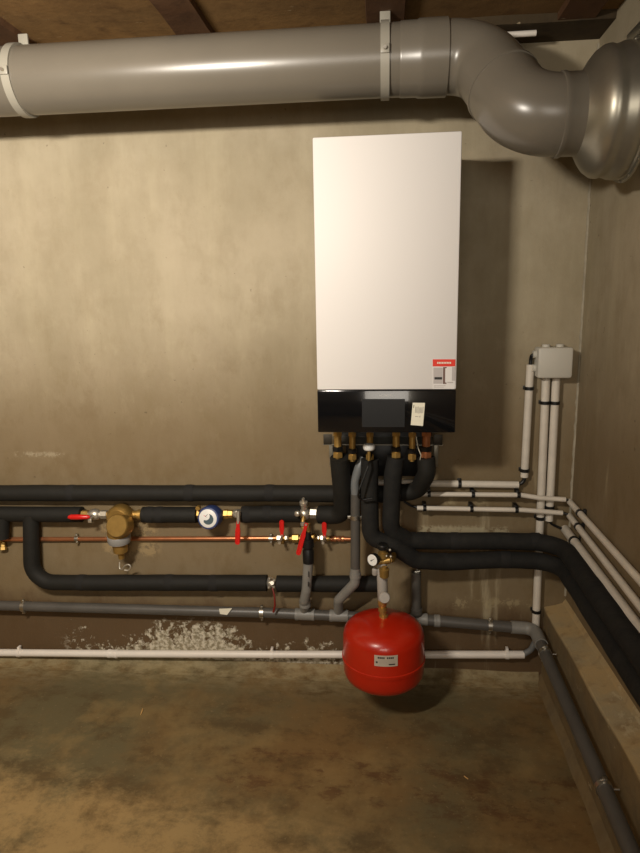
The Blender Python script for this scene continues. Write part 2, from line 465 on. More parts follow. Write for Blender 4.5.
# clamps of the duct
def duct_clamp(x, label, flip=1):
    t = thing('duct_clamp', label, 'clamp', (x, A1.y, ZC), 'metal straps holding the grey duct')
    w = .013
    obj('band', lathe(B(), [(-w, RD), (-w, RD + .007), (w, RD + .007), (w, RD)], (x, A1.y, A1.z), (1, 0, 0), 48), 'clampgrey', t)
    b = bx(x - w, x + w, A1.y - RD - .012, A1.y - RD - .001, A1.z - .014, A1.z + .012, .002)
    obj('joint_lug', b, 'clampgrey', t)
    obj('bolt', cyl((x + .0, A1.y - RD - .022, A1.z - .002), (x, A1.y - RD - .01, A1.z - .002), .005, 12), 'clampmetal', t)
    obj('hanger', bx(x - .016, x + .016, A1.y + .025, A1.y + .035, A1.z + RD - .008, ZC + .0, .002), 'clampgrey', t)
duct_clamp(P(385, 60, A1.y).x, 'grey strap clamp around the ventilation duct just above the white boiler')
duct_clamp(P(9, 80, A1.y - .1).x - .01, 'grey strap clamp around the duct at the left edge of the view')

# galvanised fan housing
fan = thing('duct_fan', 'bulging galvanised metal fan housing at the end of the grey duct by the right wall', 'fan', (.6, DB.y, DB.z))
prof = [(-.012, RD - .002), (-.006, RD + .004), (.004, RD + .014), (.016, RD + .034), (.030, RD + .052), (.046, RD + .063), (.058, RD + .065), (.068, RD + .062),
        (.078, RD + .0635), (.092, RD + .069), (.106, RD + .070), (.118, RD + .066), (.122, RD + .070), (.126, RD + .070)]
obj('housing', lathe(B(), prof, DB, (1, 0, 0), 64), 'galv', fan)
obj('flange', lathe(B(), [(.124, RD + .02), (.124, RD + .078), (.130, RD + .078), (.130, RD + .02)], DB, (1, 0, 0), 64), 'galv', fan)
for k in range(16):
    th = 2 * PI * (k + .35) / 16
    c = DB + V((.1215, math.cos(th) * (RD + .0735), math.sin(th) * (RD + .0735)))
    obj('rivet', cyl(c, c + V((.004, 0, 0)), .0035, 8), 'clampmetal', fan)
# wall grille
gr = thing('ventilation_grille', 'metal grille plate with dark mesh on the right wall behind the fan housing', 'grille', (XR - .006, -.6, 2.05))
gy0, gy1, gz0, gz1 = -1.0, -.33, 1.93, PX(630, 36, .712).z
b = B()
for (a0, a1, c0, c1) in ((gy0, gy1, gz1 - .03, gz1), (gy0, gy1, gz0, gz0 + .03), (gy0, gy0 + .03, gz0 + .03, gz1 - .03), (gy1 - .03, gy1, gz0 + .03, gz1 - .03)):
    bx(.700, .719, a0, a1, c0, c1, .001, b)
obj('frame', b, 'galv', gr)
b = B(); k = 0
y = gy0 + .04
while y < gy1 - .03: bx(.7105, .7125, y - .0015, y + .0015, gz0 + .03, gz1 - .03, 0, b); y += .018
z = gz0 + .04
while z < gz1 - .03: bx(.7095, .7115, gy0 + .03, gy1 - .03, z - .0015, z + .0015, 0, b); z += .018
obj('mesh', b, 'galv', gr)
obj('backing', bx(.715, .719, gy0 + .03, gy1 - .03, gz0 + .03, gz1 - .03), 'blk', gr)
# short white conduit under the ceiling
s0 = P(500, 35.5, -.14); s1 = P(536, 33, -.14)
t = thing('ceiling_conduit', 'short white conduit end under the ceiling behind the duct bend', 'conduit', s0)
obj('pipe', cyl(s0 - V((.15, 0, .0)), s1, .009, 16), 'wpipe', t)
obj('bore', cyl(s1, s1 + V((.001, 0, 0)), .007, 12), 'blk', t)

# ------------------------------------------------------------------ boiler
bxm, bY0, bY1 = .0035, -.385, -.03
bz0, bz1 = 1.124, 2.044
boi = thing('wall_boiler', 'tall white wall-hung boiler with a glossy black control strip along its bottom', 'boiler', (bxm, bY1, bz0))
zp = P(386, 390, bY0).z
obj('casing', bx(bxm - .221, bxm + .221, bY0 + .024, bY1, bz0 + .004, bz1 - .004, .004), 'casing', boi)
fr = obj('front_cover', bx(bxm - .225, bxm + .225, bY0, bY0 + .030, zp + .0008, bz1, .005), 'white', boi)
pn = obj('control_panel', bx(bxm - .225, bxm + .225, bY0 + .0, bY0 + .030, bz0, zp - .0008, .003), 'glassblack', boi)
obj('bottom_seal', bx(bxm - .218, bxm + .218, bY0 + .03, bY1 - .01, bz0 - .006, bz0 + .002), 'blk', boi)
def quad(name, pxs, y, th, m, parent):
    """thin plate whose corners are given on the picture and that lies on a plane y"""
    bm = B(); q = [P(a, b_, y) for a, b_ in pxs]
    f = [bm.verts.new(v) for v in q]; g = [bm.verts.new(v + V((0, th, 0))) for v in q]
    bm.faces.new(f); bm.faces.new(g[::-1])
    for i in range(4): bm.faces.new((f[i], f[(i + 1) % 4], g[(i + 1) % 4], g[i]))
    return obj(name, bm, m, parent, False)
quad('display', ((362, 399), (405, 399), (404.5, 427), (362, 427)), bY0 - .0006, .001, 'screen', boi)
def text(name, s, size, loc, m, parent, rot=(PI / 2, 0, 0), ext=.0003, wscale=1):
    cu = bpy.data.curves.new(name, 'FONT'); cu.body = s; cu.size = size; cu.extrude = ext; cu.align_x = 'CENTER'; cu.align_y = 'CENTER'
    o = bpy.data.objects.new(name, cu); COL.objects.link(o)
    dg = bpy.context.evaluated_depsgraph_get()
    me = bpy.data.meshes.new_from_object(o.evaluated_get(dg)); bpy.data.objects.remove(o)
    from mathutils import Euler
    me.transform(Matrix.Translation(loc) @ Euler(rot).to_matrix().to_4x4() @ Matrix.Diagonal((wscale, 1, 1, 1)))
    me.materials.append(M[m])
    o = bpy.data.objects.new(name, me); COL.objects.link(o); o.parent = parent
    root = parent
    while root.parent: root = root.parent
    if parent is root: o.matrix_parent_inverse = Matrix.Translation(root.location).inverted()
    return o
lc = P(386, 395.3, bY0 - .0008)
text('logo', 'VIESSMANN', .0085, lc, 'silver', boi, wscale=.95)
# white label on the panel
lab = quad('paper_label', ((412.7, 402.7), (425, 402.9), (423, 426), (410.7, 425)), bY0 - .0012, .0006, 'paper', boi)
def lerpq(pxs, u, v):
    (a, b_, c, d) = [V((*p, 0)) for p in pxs]
    return tuple((a.lerp(b_, u)).lerp(d.lerp(c, u), v))[:2]
PL = ((412.7, 402.7), (425, 402.9), (423, 426), (410.7, 425))
def subq(name, PQ, u0, u1, v0, v1, y, m, parent):
    return quad(name, (lerpq(PQ, u0, v0), lerpq(PQ, u1, v0), lerpq(PQ, u1, v1), lerpq(PQ, u0, v1)), y, .0003, m, parent)
bm_ = B()
def multiq(name, PQ, rects, y, m, parent):
    bm = B()
    for (u0, u1, v0, v1) in rects:
        q = [P(*lerpq(PQ, *c), y) for c in ((u0, v0), (u1, v0), (u1, v1), (u0, v1))]
        bm.faces.new([bm.verts.new(v) for v in q])
    return obj(name, bm, m, parent, False)
lines = [(u, u + .045, .16 + .05 * random.random(), .44 + .04 * random.random()) for u in (.26, .36, .46, .56, .66, .76, .86)]
multiq('print', PL, lines, bY0 - .0016, 'inkgrey', lab)
multiq('print', PL, [(.09, .14, .10, .23), (.30, .55, .60, .615), (.66, .70, .57, .64)], bY0 - .0016, 'ink', lab)
# red and white sticker on the cover
PS = ((432.7, 359.3), (455.4, 359.3), (454.7, 389), (432.7, 389))
st = quad('sticker', PS, bY0 - .0006, .0006, 'white', boi)
subq('red_band', PS, .0, 1, .0, .24, bY0 - .0012, 'stred', st)
multiq('print', PS, [(.2 + .07 * k, .25 + .07 * k, .09, .15) for k in range(9)], bY0 - .0016, 'paper', st)
subq('boiler_picture', PS, .03, .44, .28, .82, bY0 - .0012, 'stgrey', st)
subq('boiler_picture_panel', PS, .08, .42, .60, .68, bY0 - .0016, 'ink', st)
subq('picture_edge', PS, .46, .62, .26, .83, bY0 - .0010, 'stdark', st)
subq('picture_unit', PS, .56, .9, .30, .78, bY0 - .0014, 'white', st)
multiq('picture_shade', PS, [(.86, 1.0, .26, .72), (.66, .92, .76, .80)], bY0 - .0016, 'stgrey', st)
multiq('print', PS, [(.05, .58, .88, .90), (.05, .5, .93, .945)], bY0 - .0016, 'stgrey', st)

# fittings under the boiler: brass unions and nipples
FY = -.17
def fitting(px, pytop, pybot, m, y=FY, r=.013, nut=True):
    a = P(px, pytop, y); b_ = P(px, pybot, y)
    top = V((b_.x, y, bz0 - .004)); bot = b_
    g = obj('connection_fitting', lathe(B(), [(0, r * .8), (.02, r * .8), (.022, r), ((top - bot).length - .012, r), ((top - bot).length - .01, r * .7), ((top - bot).length, r * .7)], bot, top - bot, 20), m, boi)
    if nut:
        L = (top - bot).length
        obj('black_collar', hexnut(bot + V((0, 0, .030)), bot + V((0, 0, .048)), r * 1.5), 'blk', g)
        obj('nut', hexnut(bot + V((0, 0, .006)), bot + V((0, 0, .026)), r * 1.35), m, g)
        obj('nut', hexnut(bot + V((0, 0, L * .62)), bot + V((0, 0, L * .62 + .016)), r * 1.25), m, g)
fitting(338, 433, 459, 'brass', r=.014)
fitting(352.5, 433, 461, 'brass', r=.012)
fitting(370, 433, 461, 'brassold', r=.012)
fitting(396, 433, 459, 'brass', r=.013)
fitting(412, 433, 461, 'brass', r=.012)
fitting(426, 433, 459, 'copper', r=.015)
wc = P(369, 447, FY - .05)
cap = obj('vent_cap', lathe(B(), [(-.013, .008), (-.011, .017), (-.006, .021), (.004, .022), (.010, .019), (.013, .01), (.0135, 0)], wc, (0, 0, 1), 28), 'dial', boi)
obj('cap_stem', cyl(wc - V((0, 0, .05)), wc - V((0, 0, .012)), .006, 12), 'brassold', cap)
# thin sensor wires beneath
wr = B(); tube(wr, smooth_path([P(416, 436, -.2), P(418, 448, -.22), P(421, 455, -.21), P(420, 460, -.19)], .02), .0016, 6)
obj('cable', wr, 'paper', boi)
wr = B(); tube(wr, smooth_path([P(372, 452, -.19), P(368, 466, -.24), P(359, 490, -.25), P(358, 497, -.245), P(362, 500, -.235), P(372, 498, -.235)], .02), .004, 8)
obj('cable', wr, 'blk', boi)

# mounting bracket
br = thing('mounting_bracket', 'galvanised steel mounting bracket on the wall beneath the white boiler', 'bracket', (0, 0, 1.05))
za = P(385, 445, -.15).z
xa, xb = P(323, 446, -.15).x, P(443, 445, -.15).x
obj('shelf', bx(xa, xb, -.15, -.012, za - .001, za + .002), 'galv', br)
obj('back_plate', bx(xa + .03, xb - .03, -.014, -.001, za - .0, bz0 + .05), 'blk', br)  # black colour stands in for the shade under the boiler
for xx in (xa + .018, xb - .018): obj('side_tab', bx(xx - .016, xx + .016, -.15, -.148, za, za + .040, .0005), 'galv_dark', br)
for xx in (P(331.5, 455, -.03).x, P(436, 455, -.03).x):
    obj('leg', bx(xx - .009, xx + .009, -.03, -.001, P(436, 467, -.03).z, za - .001, .001), 'galv', br)
obj('shade_panel', bx(P(346, 460, -.03).x, P(430, 460, -.03).x, -.034, -.014, P(400, 476, -.03).z, za - .006, .003), 'blk', br)  # added dark panel, imitates the boiler's shadow behind the fittings
for px in (327, 439):
    c = P(px, 440, -.10)
    obj('screw', cyl(c, c - V((0, .01, 0)), .006, 12), 'clampmetal', br)

# ------------------------------------------------------------------ insulated pipes
def insulated(name, label, pts, r, rad=.06, joints=(), m='ins', group=None, cat='pipe', loc=None, seed=0, wob=.065):
    t = thing(name, label, cat, loc or pts[0], group)
    path = resample(smooth_path(pts, rad, 10), .025)
    obj('insulation', tube(B(), path, r, 24, wob=wob, seed=seed), m, t, angle=60)
    for (p, d) in joints:
        d = V(d).normalized()
        obj('tape', lathe(B(), [(-.018, r), (-.012, r * 1.03), (0, r * 1.05), (.012, r * 1.03), (.018, r)], V(p), d, 24), 'tape', t)
    return t
GI = 'black foam-insulated pipes'
# T: the top pipe, running behind the risers to the right-hand boiler connection
r1 = .033; yT = -.045
T0 = P(-330, 493.5, yT); T1 = P(100, 493, yT); T2 = P(330, 493.5, yT); T3 = P(385, 494, -.085)
T4 = P(412, 490, yT - .06); T5 = P(426, 462, FY)
insulated('insulated_pipe', 'uppermost black insulated pipe running left along the wall and curving up to the boiler', [T0, T1, T2, T3, T4 + V((.02, 0, -.005)), P(427, 473, FY), P(426, 457.5, FY)], r1, .06,
          [(P(72, 493, yT), (1, 0, 0)), (P(190, 493, yT), (1, 0, 0)), (P(270, 493, yT), (1, 0, 0))], group=GI, seed=1)
# V1 + right piece of the middle pipe
yM = -.05; rM = .0325
valM = P(312, 514, yM)
insulated('insulated_pipe', 'black insulated pipe dropping from the left boiler fitting and bending left to the big valve',
          [P(319.5, 514.5, yM), P(343, 515, yM - .03), P(342, 490, -.13), P(339.5, 457.5, FY)], .036, .05, [], group=GI, seed=2)
insulated('insulated_pipe', 'short black insulated pipe between the water meter tap and the big valve',
          [P(242, 514.5, yM), P(301, 514, yM)], rM, .05, [(P(247, 514.5, yM), XD()), (P(268, 514, yM), XD())], group=GI, seed=3)
insulated('insulated_pipe', 'short black insulated pipe between the brass filter and the blue water meter',
          [P(143, 514.7, yM), P(197, 514.7, yM)], rM, .05, [(P(150, 514.7, yM), XD()), (P(160, 514.7, yM), XD())], group=GI, seed=4)
insulated('insulated_pipe', 'black insulated pipe left of the brass filter ending at the horizontal red lever',
          [P(-330, 513.5, yM), P(0, 514, yM), P(82, 514.5, yM)], rM, .05, [], group=GI, seed=5)
insulated('insulated_pipe', 'short black insulated drop beneath the middle pipe at the left edge of the view',
          [P(2, 517, yM - .01), P(2, 538, yM - .01)], .028, .05, [], group=GI, seed=6)
# U: pipe that drops from the middle pipe and runs back right
yU = -.055
insulated('insulated_pipe', 'black insulated pipe looping down from the middle pipe and running right to the lower valve',
          [P(31, 514.5, yU), P(32, 582.5, yU), P(267, 582.8, yU)], .0325, .085, [(P(82, 582.5, yU), XD()), (P(170, 582.5, yU), XD()), (P(214, 583, yU), XD())], group=GI, seed=7)
insulated('insulated_pipe', 'black insulated pipe right of the lower valve passing behind the grey risers',
          [P(277, 583.5, yU), P(378, 584, yU)], .0325, .05, [], group=GI, seed=8)
# P1 and P2, the pair that goes round the corner
rP = .0325; yP = -.10; xP = .66
a1 = P(500, 541, yP); a2 = P(500, 559.5, yP)
z1 = a1.z - .001; z2 = a2.z - .002
P1c = V((xP, yP, z1)); P2c = V((xP, yP, z2))
# upper
insulated('insulated_pipe', 'dusty black insulated pipe dropping from the boiler, upper of the pair that turns the corner',
          [P(396, 457.5, FY), P(393, 475, FY), P(390.5, 530, -.16), P(408, 540.5, -.125), P(440, 541, yP), a1, P1c, V((xP, -2.3, z1 - .01)), V((xP, -3.4, z1 - .01))], .0325, [.08, .06, .05, .1, .1, .12, .1],
          [(P(455, 541, yP), XD()), (P(535, 541.5, yP), XD())], 'insdust', GI, seed=9)
insulated('insulated_pipe', 'dusty black insulated pipe dropping from the boiler, lower of the pair that turns the corner',
          [P(370, 459, FY), P(369.5, 500, FY), P(370.5, 537, -.17), P(394, 546, -.165), P(416, 560, -.14), P(445, 562, yP - .01), a2, P2c, V((xP, -2.3, z2 - .01)), V((xP, -3.4, z2 - .01))], .0325, [.08, .05, .04, .06, .1, .1, .12, .1],
          [(P(443, 561.5, yP - .01), XD()), (P(505, 559.5, yP), XD())], 'insdust', GI, seed=10)

# ------------------------------------------------------------------ valves and fittings on the middle pipe
def lever(parent, pts, w, th, m='red', name='handle'):
    """flat lever with rounded end between two points; pts: (base, tip), width along the cross direction in the wall plane"""
    a, b_ = V(pts[0]), V(pts[1]); d = (b_ - a).normalized(); n = V((0, 1, 0)); s = d.cross(n).normalized(); n = s.cross(d)
    L = (b_ - a).length; bm = B(); prof = []
    N = 8
    for k in range(N + 1): # base half
        prof.append((0, w * .35 * (1 - 2 * k / N)) if k in (0, N) else None)
    pts2 = [(0, -w * .34), (L * .25, -w * .34), (L * .4, -w * .5)]
    for k in range(N + 1):
        th_ = -PI / 2 + PI * k / N; pts2.append((L - w / 2 + math.cos(th_) * w / 2, math.sin(th_) * w / 2))
    pts2 += [(L * .4, w * .5), (L * .25, w * .34), (0, w * .34)]
    f = [bm.verts.new(a + d * x + s * y - n * th / 2) for x, y in pts2]; g = [bm.verts.new(a + d * x + s * y + n * th / 2) for x, y in pts2]
    bm.faces.new(f); bm.faces.new(g[::-1])
    for i in range(len(f)): bm.faces.new((f[i], f[(i + 1) % len(f)], g[(i + 1) % len(f)], g[i]))
    o = obj(name, bm, m, parent)
    for e in (-1, 1):                                   # raised rim along both edges
        rim = [a + d * (L * .42) + s * e * w * .40 - V((0, th * .5, 0)), a + d * (L * .90) + s * e * w * .36 - V((0, th * .5, 0))]
        obj('rim', tube(B(), rim, .0018, 8), m, o)
    obj('rivet', cyl(a + d * w * .3, a + d * w * .3 - V((0, th, 0)), w * .22, 10), 'nickel', o)
    return o
# valve 1 with horizontal red lever
v1 = thing('ball_valve', 'nickel ball valve with a horizontal red lever left of the round brass filter', 'valve', P(97, 514, yM))
c0, c1 = P(82, 514.3, yM), P(108, 514.5, yM)
obj('nut', hexnut(c0, c0.lerp(c1, .25), .018), 'brass', v1)
obj('body', lathe(B(), [(0, .012), (.006, .013), (.012, .020), (.028, .024), (.044, .020), (.050, .013), (.06, .012)], c0.lerp(c1, .24), c1 - c0, 24), 'nickel', v1)
obj('nut', hexnut(c0.lerp(c1, .72), c0.lerp(c1, .98), .018), 'nickel', v1)
st_ = c0.lerp(c1, .5); obj('stem', cyl(st_ - V((0, .02, 0)), st_ - V((0, .05, 0)), .008, 12), 'nickel', v1)
h = obj('handle', tube(B(), [P(68.5, 517, yM - .055), P(71, 517, yM - .055), P(78, 517, yM - .055), P(88, 517, yM - .055), P(90, 517, yM - .053)], .010, 16, radii=[.006, .0105, .011, .0085, .004]), 'red', v1)
obj('handle_plate', bx(h.bound_box[6][0] - .012, st_.x + .008, yM - .053, yM - .050, P(88, 517, yM).z - .006, P(88, 517, yM).z + .008, .001), 'nickel', v1)
# brass filter
yF = yM
flt = thing('water_filter', 'round brass water filter with grey ring and a curled drain hook underneath', 'filter', P(121, 516, yF))
fc = P(122, 516, yF)
obj('union', lathe(B(), [(0, .013), (.012, .013), (.013, .020), (.026, .020), (.03, .016), (.05, .016)], P(107, 514.5, yF), (1, 0, 0), 20), 'brass', flt)
obj('union', lathe(B(), [(0, .016), (.02, .016), (.022, .021), (.036, .021), (.037, .013), (.05, .013)], P(133, 514.5, yF), (1, 0, 0), 20), 'brass', flt)
obj('body', lathe(B(), [(-.02, .03), (-.016, .047), (-.002, .053), (.03, .053), (.042, .049), (.05, .04)], fc, (0.0, -1, 0.0), 40), 'brassold', flt)
# slanted cup in front with round face
fax = V((-.07, -.70, .22)).normalized()
fcen = P(116.3, 526, yF - .105)
obj('face_cap', lathe(B(), [(-.075, .030), (-.06, .044), (-.012, .046), (-.004, .0455), (0, .042), (0, 0)], fcen, fax, 40), 'brassold', flt)
dn = V((-.01, .10, -1)).normalized()
bc = P(118.3, 531.5, yF - .055)
obj('bowl', lathe(B(), [(-.03, .04), (0, .044), (.02, .044)], bc, dn, 36), 'brassold', flt)
obj('grey_ring', lathe(B(), [(.014, .045), (.016, .0465), (.036, .0465), (.046, .044), (.048, .034)], bc, dn, 36), 'bluegrey', flt)
obj('drain_outlet', lathe(B(), [(.046, .031), (.088, .029), (.094, .018), (.098, .013), (.120, .012), (.122, .006)], bc, dn, 28), 'brassold', flt)
hp = [P(119.5, 562, yF - .04), P(119.5, 569, yF - .045), P(122, 569.5, yF - .05), P(125, 565.5, yF - .055), P(129, 564, yF - .055), P(131, 567, yF - .055), P(128.5, 570.5, yF - .055), P(124.5, 570, yF - .055)]
obj('drain_hook', tube(B(), smooth_path(hp, .008, 5), .003, 8), 'nickel', flt)
# water meter
wmt = thing('water_meter', 'round water meter with a blue ring and white dial on the middle pipe', 'meter', P(212, 515, yM))
mc = P(214, 515.5, yM)
for px in (199.5, 226): 
    c = P(px, 514, yM); obj('union_nut', hexnut(c - V((.009, 0, 0)), c + V((.009, 0, 0)), .019), 'brass', wmt)
cA = P(199, 507, yM - .01); obj('vent_screw', cyl(cA, cA + V((0, -.02, 0)), .009, 16), 'brass', wmt)
obj('body', lathe(B(), [(0, .012), (.012, .014), (.03, .030), (.07, .030), (.088, .014), (.1, .012)], P(200, 515, yM), (1, 0, 0), 24), 'brass', wmt)
max_ = V((-.1, -1, .14)).normalized(); mo = P(213.5, 515.5, yM)
obj('blue_ring', lathe(B(), [(0.0, .030), (.005, .044), (.018, .0465), (.05, .0465), (.06, .043), (.062, .036), (.055, .035)], mo, max_, 40), 'blue', wmt)
mf = mo + max_ * .058
dl = obj('dial', lathe(B(), [(-.004, .037), (.004, .037), (.006, .034), (.006, 0)], mf, max_, 40), 'dial', wmt)
u_, v_ = frame_of(max_)
rx = V((1, 0, 0)); rx = (rx - max_ * rx.dot(max_)).normalized(); rz = max_.cross(rx); rz = rz if rz.z > 0 else -rz
def disc2(name, pts, off, m, par):
    bm = B(); bm.faces.new([bm.verts.new(mf + max_ * off + rx * a + rz * b_) for a, b_ in pts]); return obj(name, bm, m, par, False)
cres = [(.022 * math.cos(a) + .002, .022 * math.sin(a) - .002) for a in [math.radians(t_) for t_ in range(-150, 51, 10)]]
cres += [(.017 * math.cos(a) - .008, .017 * math.sin(a) + .010) for a in [math.radians(t_) for t_ in range(35, -121, -10)]]
disc2('window', cres, .0068, 'dialglass', dl)
for a0, L0, mm in ((40, .017, 'ink'), (150, .012, 'stred'), (-35, .009, 'ink')):
    a = math.radians(a0); dx, dz = math.cos(a), math.sin(a)
    disc2('needle', [(-.009 - dz * .0011, .009 + dx * .0011), (-.009 + dz * .0011, .009 - dx * .0011), (-.009 + dx * L0, .009 + dz * L0)], .0072, mm, dl)
# meter tap with hanging red lever
v2 = thing('ball_valve', 'nickel tap with a red lever hanging down right of the blue water meter', 'valve', P(238, 514, yM))
obj('nut', hexnut(P(227, 514, yM), P(233, 514, yM), .017), 'brass', v2)
obj('body', lathe(B(), [(0, .012), (.005, .016), (.022, .019), (.036, .016), (.04, .012)], P(233, 513.5, yM), (1, 0, 0), 20), 'nickel', v2)
c = P(238.5, 512.5, yM - .015); obj('bonnet', lathe(B(), [(0, .014), (.02, .014), (.022, .010), (.032, .010)], c, (0, -1, 0), 20), 'nickel', v2)
obj('stem', cyl(P(238.3, 511, yM - .05), P(238.2, 522, yM - .055), .007, 12), 'nickel', v2)
lever(v2, (P(238.2, 521, yM - .056), P(237.5, 544.5, yM - .056)), .020, .006)
# big valve on the middle pipe
v3 = thing('ball_valve', 'large nickel valve on the middle pipe with a long tilted red lever', 'valve', P(308, 514, yM))
obj('body', lathe(B(), [(0, .016), (.006, .022), (.018, .026), (.030, .022), (.036, .017)], P(300, 513.5, yM - .01), (1, 0, 0), 24), 'nickel', v3)
obj('nut', hexnut(P(310, 513, yM - .01), P(318, 513.3, yM - .01), .021), 'nickel', v3)
obj('spindle', lathe(B(), [(0, .012), (.02, .012), (.022, .016), (.034, .016), (.036, .008), (.05, .006)], P(304, 509, yM - .02), (0, -.3, 1), 20), 'nickel', v3)
obj('knob', lathe(B(), [(0, .008), (.004, .011), (.016, .011), (.02, .006)], P(299, 513, yM - .05), (-.6, -1, 0), 16), 'nickel', v3)
obj('drain_neck', tube(B(), [P(304, 514, yM - .02), P(303, 522, yM - .045), P(303.5, 529, yM - .05)], .009, 14), 'brassold', v3)
obj('collar', lathe(B(), [(0, .006), (.003, .010), (.013, .010), (.016, .006)], P(303, 526, yM - .06), (0, 0, 1), 14), 'nickel', v3)
lever(v3, (P(306.5, 523, yM - .075), P(298, 555, yM - .08)), .019, .006)
# lower valve
v4 = thing('ball_valve', 'small nickel valve with a thin dark red lever on the lowest insulated pipe', 'valve', P(272, 583, yU))
obj('body', lathe(B(), [(0, .015), (.005, .021), (.012, .024), (.02, .021), (.03, .017)], P(267, 582.5, yU), (1, 0, 0), 24), 'nickel', v4)
for q in ((269.5, 578), (274.5, 580), (274, 586.5), (269, 587)):
    c = P(*q, yU - .026); obj('bolt', lathe(B(), [(0, .005), (.006, .006), (.009, .004), (.01, 0)], c, (0, -1, 0), 10), 'nickel', v4)
obj('stem', cyl(P(272, 583, yU - .02), P(272, 583, yU - .04), .008, 12), 'nickel', v4)
obj('handle', tube(B(), [P(272.5, 588, yU - .03), P(274.5, 596, yU - .045), P(275, 605, yU - .045), P(273.5, 612, yU - .04)], .0035, 10, radii=[.003, .0035, .004, .005]), M_dr if 'M_dr' in globals() else mat('dark_red_lever', rgb(120, 34, 26), .4), v4)

# ------------------------------------------------------------------ copper line
yC = -.018
cp = thing('copper_pipe', 'thin bare copper pipe running along the wall behind the brass filter', 'pipe', P(8, 538.5, yC))
obj('pipe', tube(B(), resample([P(-330, 539.5, yC), P(8, 539.3, yC), P(278, 538.2, yC)], .3), .0092, 16), 'copper', cp)
obj('pipe', tube(B(), [P(330, 538.5, yC), P(352, 539, yC)], .0092, 16), 'copper', cp)
for px in (333.5, 341):
    c = P(px, 538.8, yC); obj('sleeve', lathe(B(), [(-.013, .009), (-.012, .0125), (-.004, .0125), (0, .011), (.004, .0125), (.012, .0125), (.013, .009)], c, (1, 0, 0), 16), 'copper', cp)
tf = thing('brass_tee', 'angular brass tee fitting on the copper pipe at the left edge of the view', 'fitting', P(2, 543, yC - .02))
obj('body', lathe(B(), [(0, .014), (.02, .014), (.022, .018), (.04, .018), (.042, .012)], P(-6, 540.5, yC), (1, 0, 0), 16), 'brass', tf)
obj('outlet', lathe(B(), [(0, .012), (.02, .012), (.022, .016), (.034, .016), (.035, .010)], P(3, 542, yC), (.1, -.4, -1), 6), 'brassold', tf)
# manifold with two upright red levers
mf_ = thing('valve_manifold', 'row of small brass valves with two upright red levers on the copper pipe', 'valve', P(300, 538, yC))
obj('body', tube(B(), [P(276, 538.3, yC), P(331, 538.6, yC)], .011, 16), 'brassold', mf_)
for px, w, r, mm in ((279.5, 5, .0145, 'nickel'), (287, 4, .0125, 'nickel'), (295.5, 6.5, .0175, 'brass'), (312.5, 6, .0175, 'brass'), (318.5, 2.5, .012, 'nickel'), (323.5, 6, .0145, 'nickel'), (304, 7, .018, 'brassold')):
    a, b_ = P(px - w / 2, 538.2, yC), P(px + w / 2, 538.2, yC); obj('nut', hexnut(a, b_, r), mm, mf_)
for px, py0, py1 in ((282, 535, 520), (324.5, 536, 522)):
    a = P(px, 537, yC); obj('stem', cyl(a, a - V((0, .066, 0)), .006, 12), 'nickel', mf_)
    lever(mf_, (P(px, py0 + 1.5, yC - .07), P(px - .3, py1, yC - .07)), .0185, .006)
obj('drain_cock', cyl(P(282.5, 540, yC - .012), P(282.5, 544, yC - .02), .007, 10), 'brass', mf_)

# ------------------------------------------------------------------ drain line in grey plastic
yG = -.05
Gx = [(-330, 596.5), (0, 605.5), (262, 612.5), (420, 619.3), (520, 627.8)]
gp = [P(a, b_, yG) for a, b_ in Gx]
gcorner = V((.592, yG, gp[-1].z - .001))
yg_end = -3.5
ge = PX(632, 853, .592)
slope = (ge.z - gcorner.z) / (ge.y - gcorner.y)
GE = V((.592, yg_end, gcorner.z + slope * (yg_end - gcorner.y)))
g_ = thing('drain_pipe', 'long grey plastic drain pipe along the wall foot that turns the corner along the ledge', 'pipe', gp[2])
rG = .0205
pth = smooth_path([gp[3], gp[4] - V((.0, 0, 0)), gcorner, GE], [.04, .04], 12)
obj('pipe', tube(B(), resample([gp[0], gp[1], gp[2], gp[3]], .3), rG, 24), 'pvcdark', g_)
obj('pipe', tube(B(), resample(pth, .3), rG + .001, 24), 'pvcdark', g_)
def coupler(c, d, r, L, m='pvclight', par=g_, name='coupler'):
    return obj(name, lathe(B(), [(-L, r), (-L, r + .0035), (-L + .008, r + .0045), (-L + .014, r + .0028), (L - .014, r + .0028), (L - .008, r + .0045), (L, r + .0035), (L, r)], c, d, 24), m, par)
def gat(px):                                            # centre of the drain line at picture column px
    for (a, b_) in zip(Gx, Gx[1:]):
        if a[0] <= px <= b_[0]:
            f = (px - a[0]) / (b_[0] - a[0]); return P(px, a[1] + f * (b_[1] - a[1]), yG)
coupler(gat(305), XD(), rG, .040, name='tee_fitting')
coupler(gat(339), XD(), rG, .038, name='tee_fitting')
coupler(gat(419), XD(), rG, .034, name='tee_fitting')
coupler(gat(437), XD(), rG, .012)
ee = smooth_path([gat(512), gp[4], gcorner, gcorner.lerp(GE, .06)], [.045, .05], 12)
obj('corner_elbow', tube(B(), smooth_path([gat(511), V((gcorner.x, yG, gcorner.z)), gcorner + V((0, -.12, -.12 * slope))], [.04], 12), rG + .0045, 24), 'pvclight', g_)
# paint flake
quad('paint_flake', ((219, 609), (232, 608.5), (227, 615), (220, 614)), yG - rG - .0025, .003, 'paper', g_)

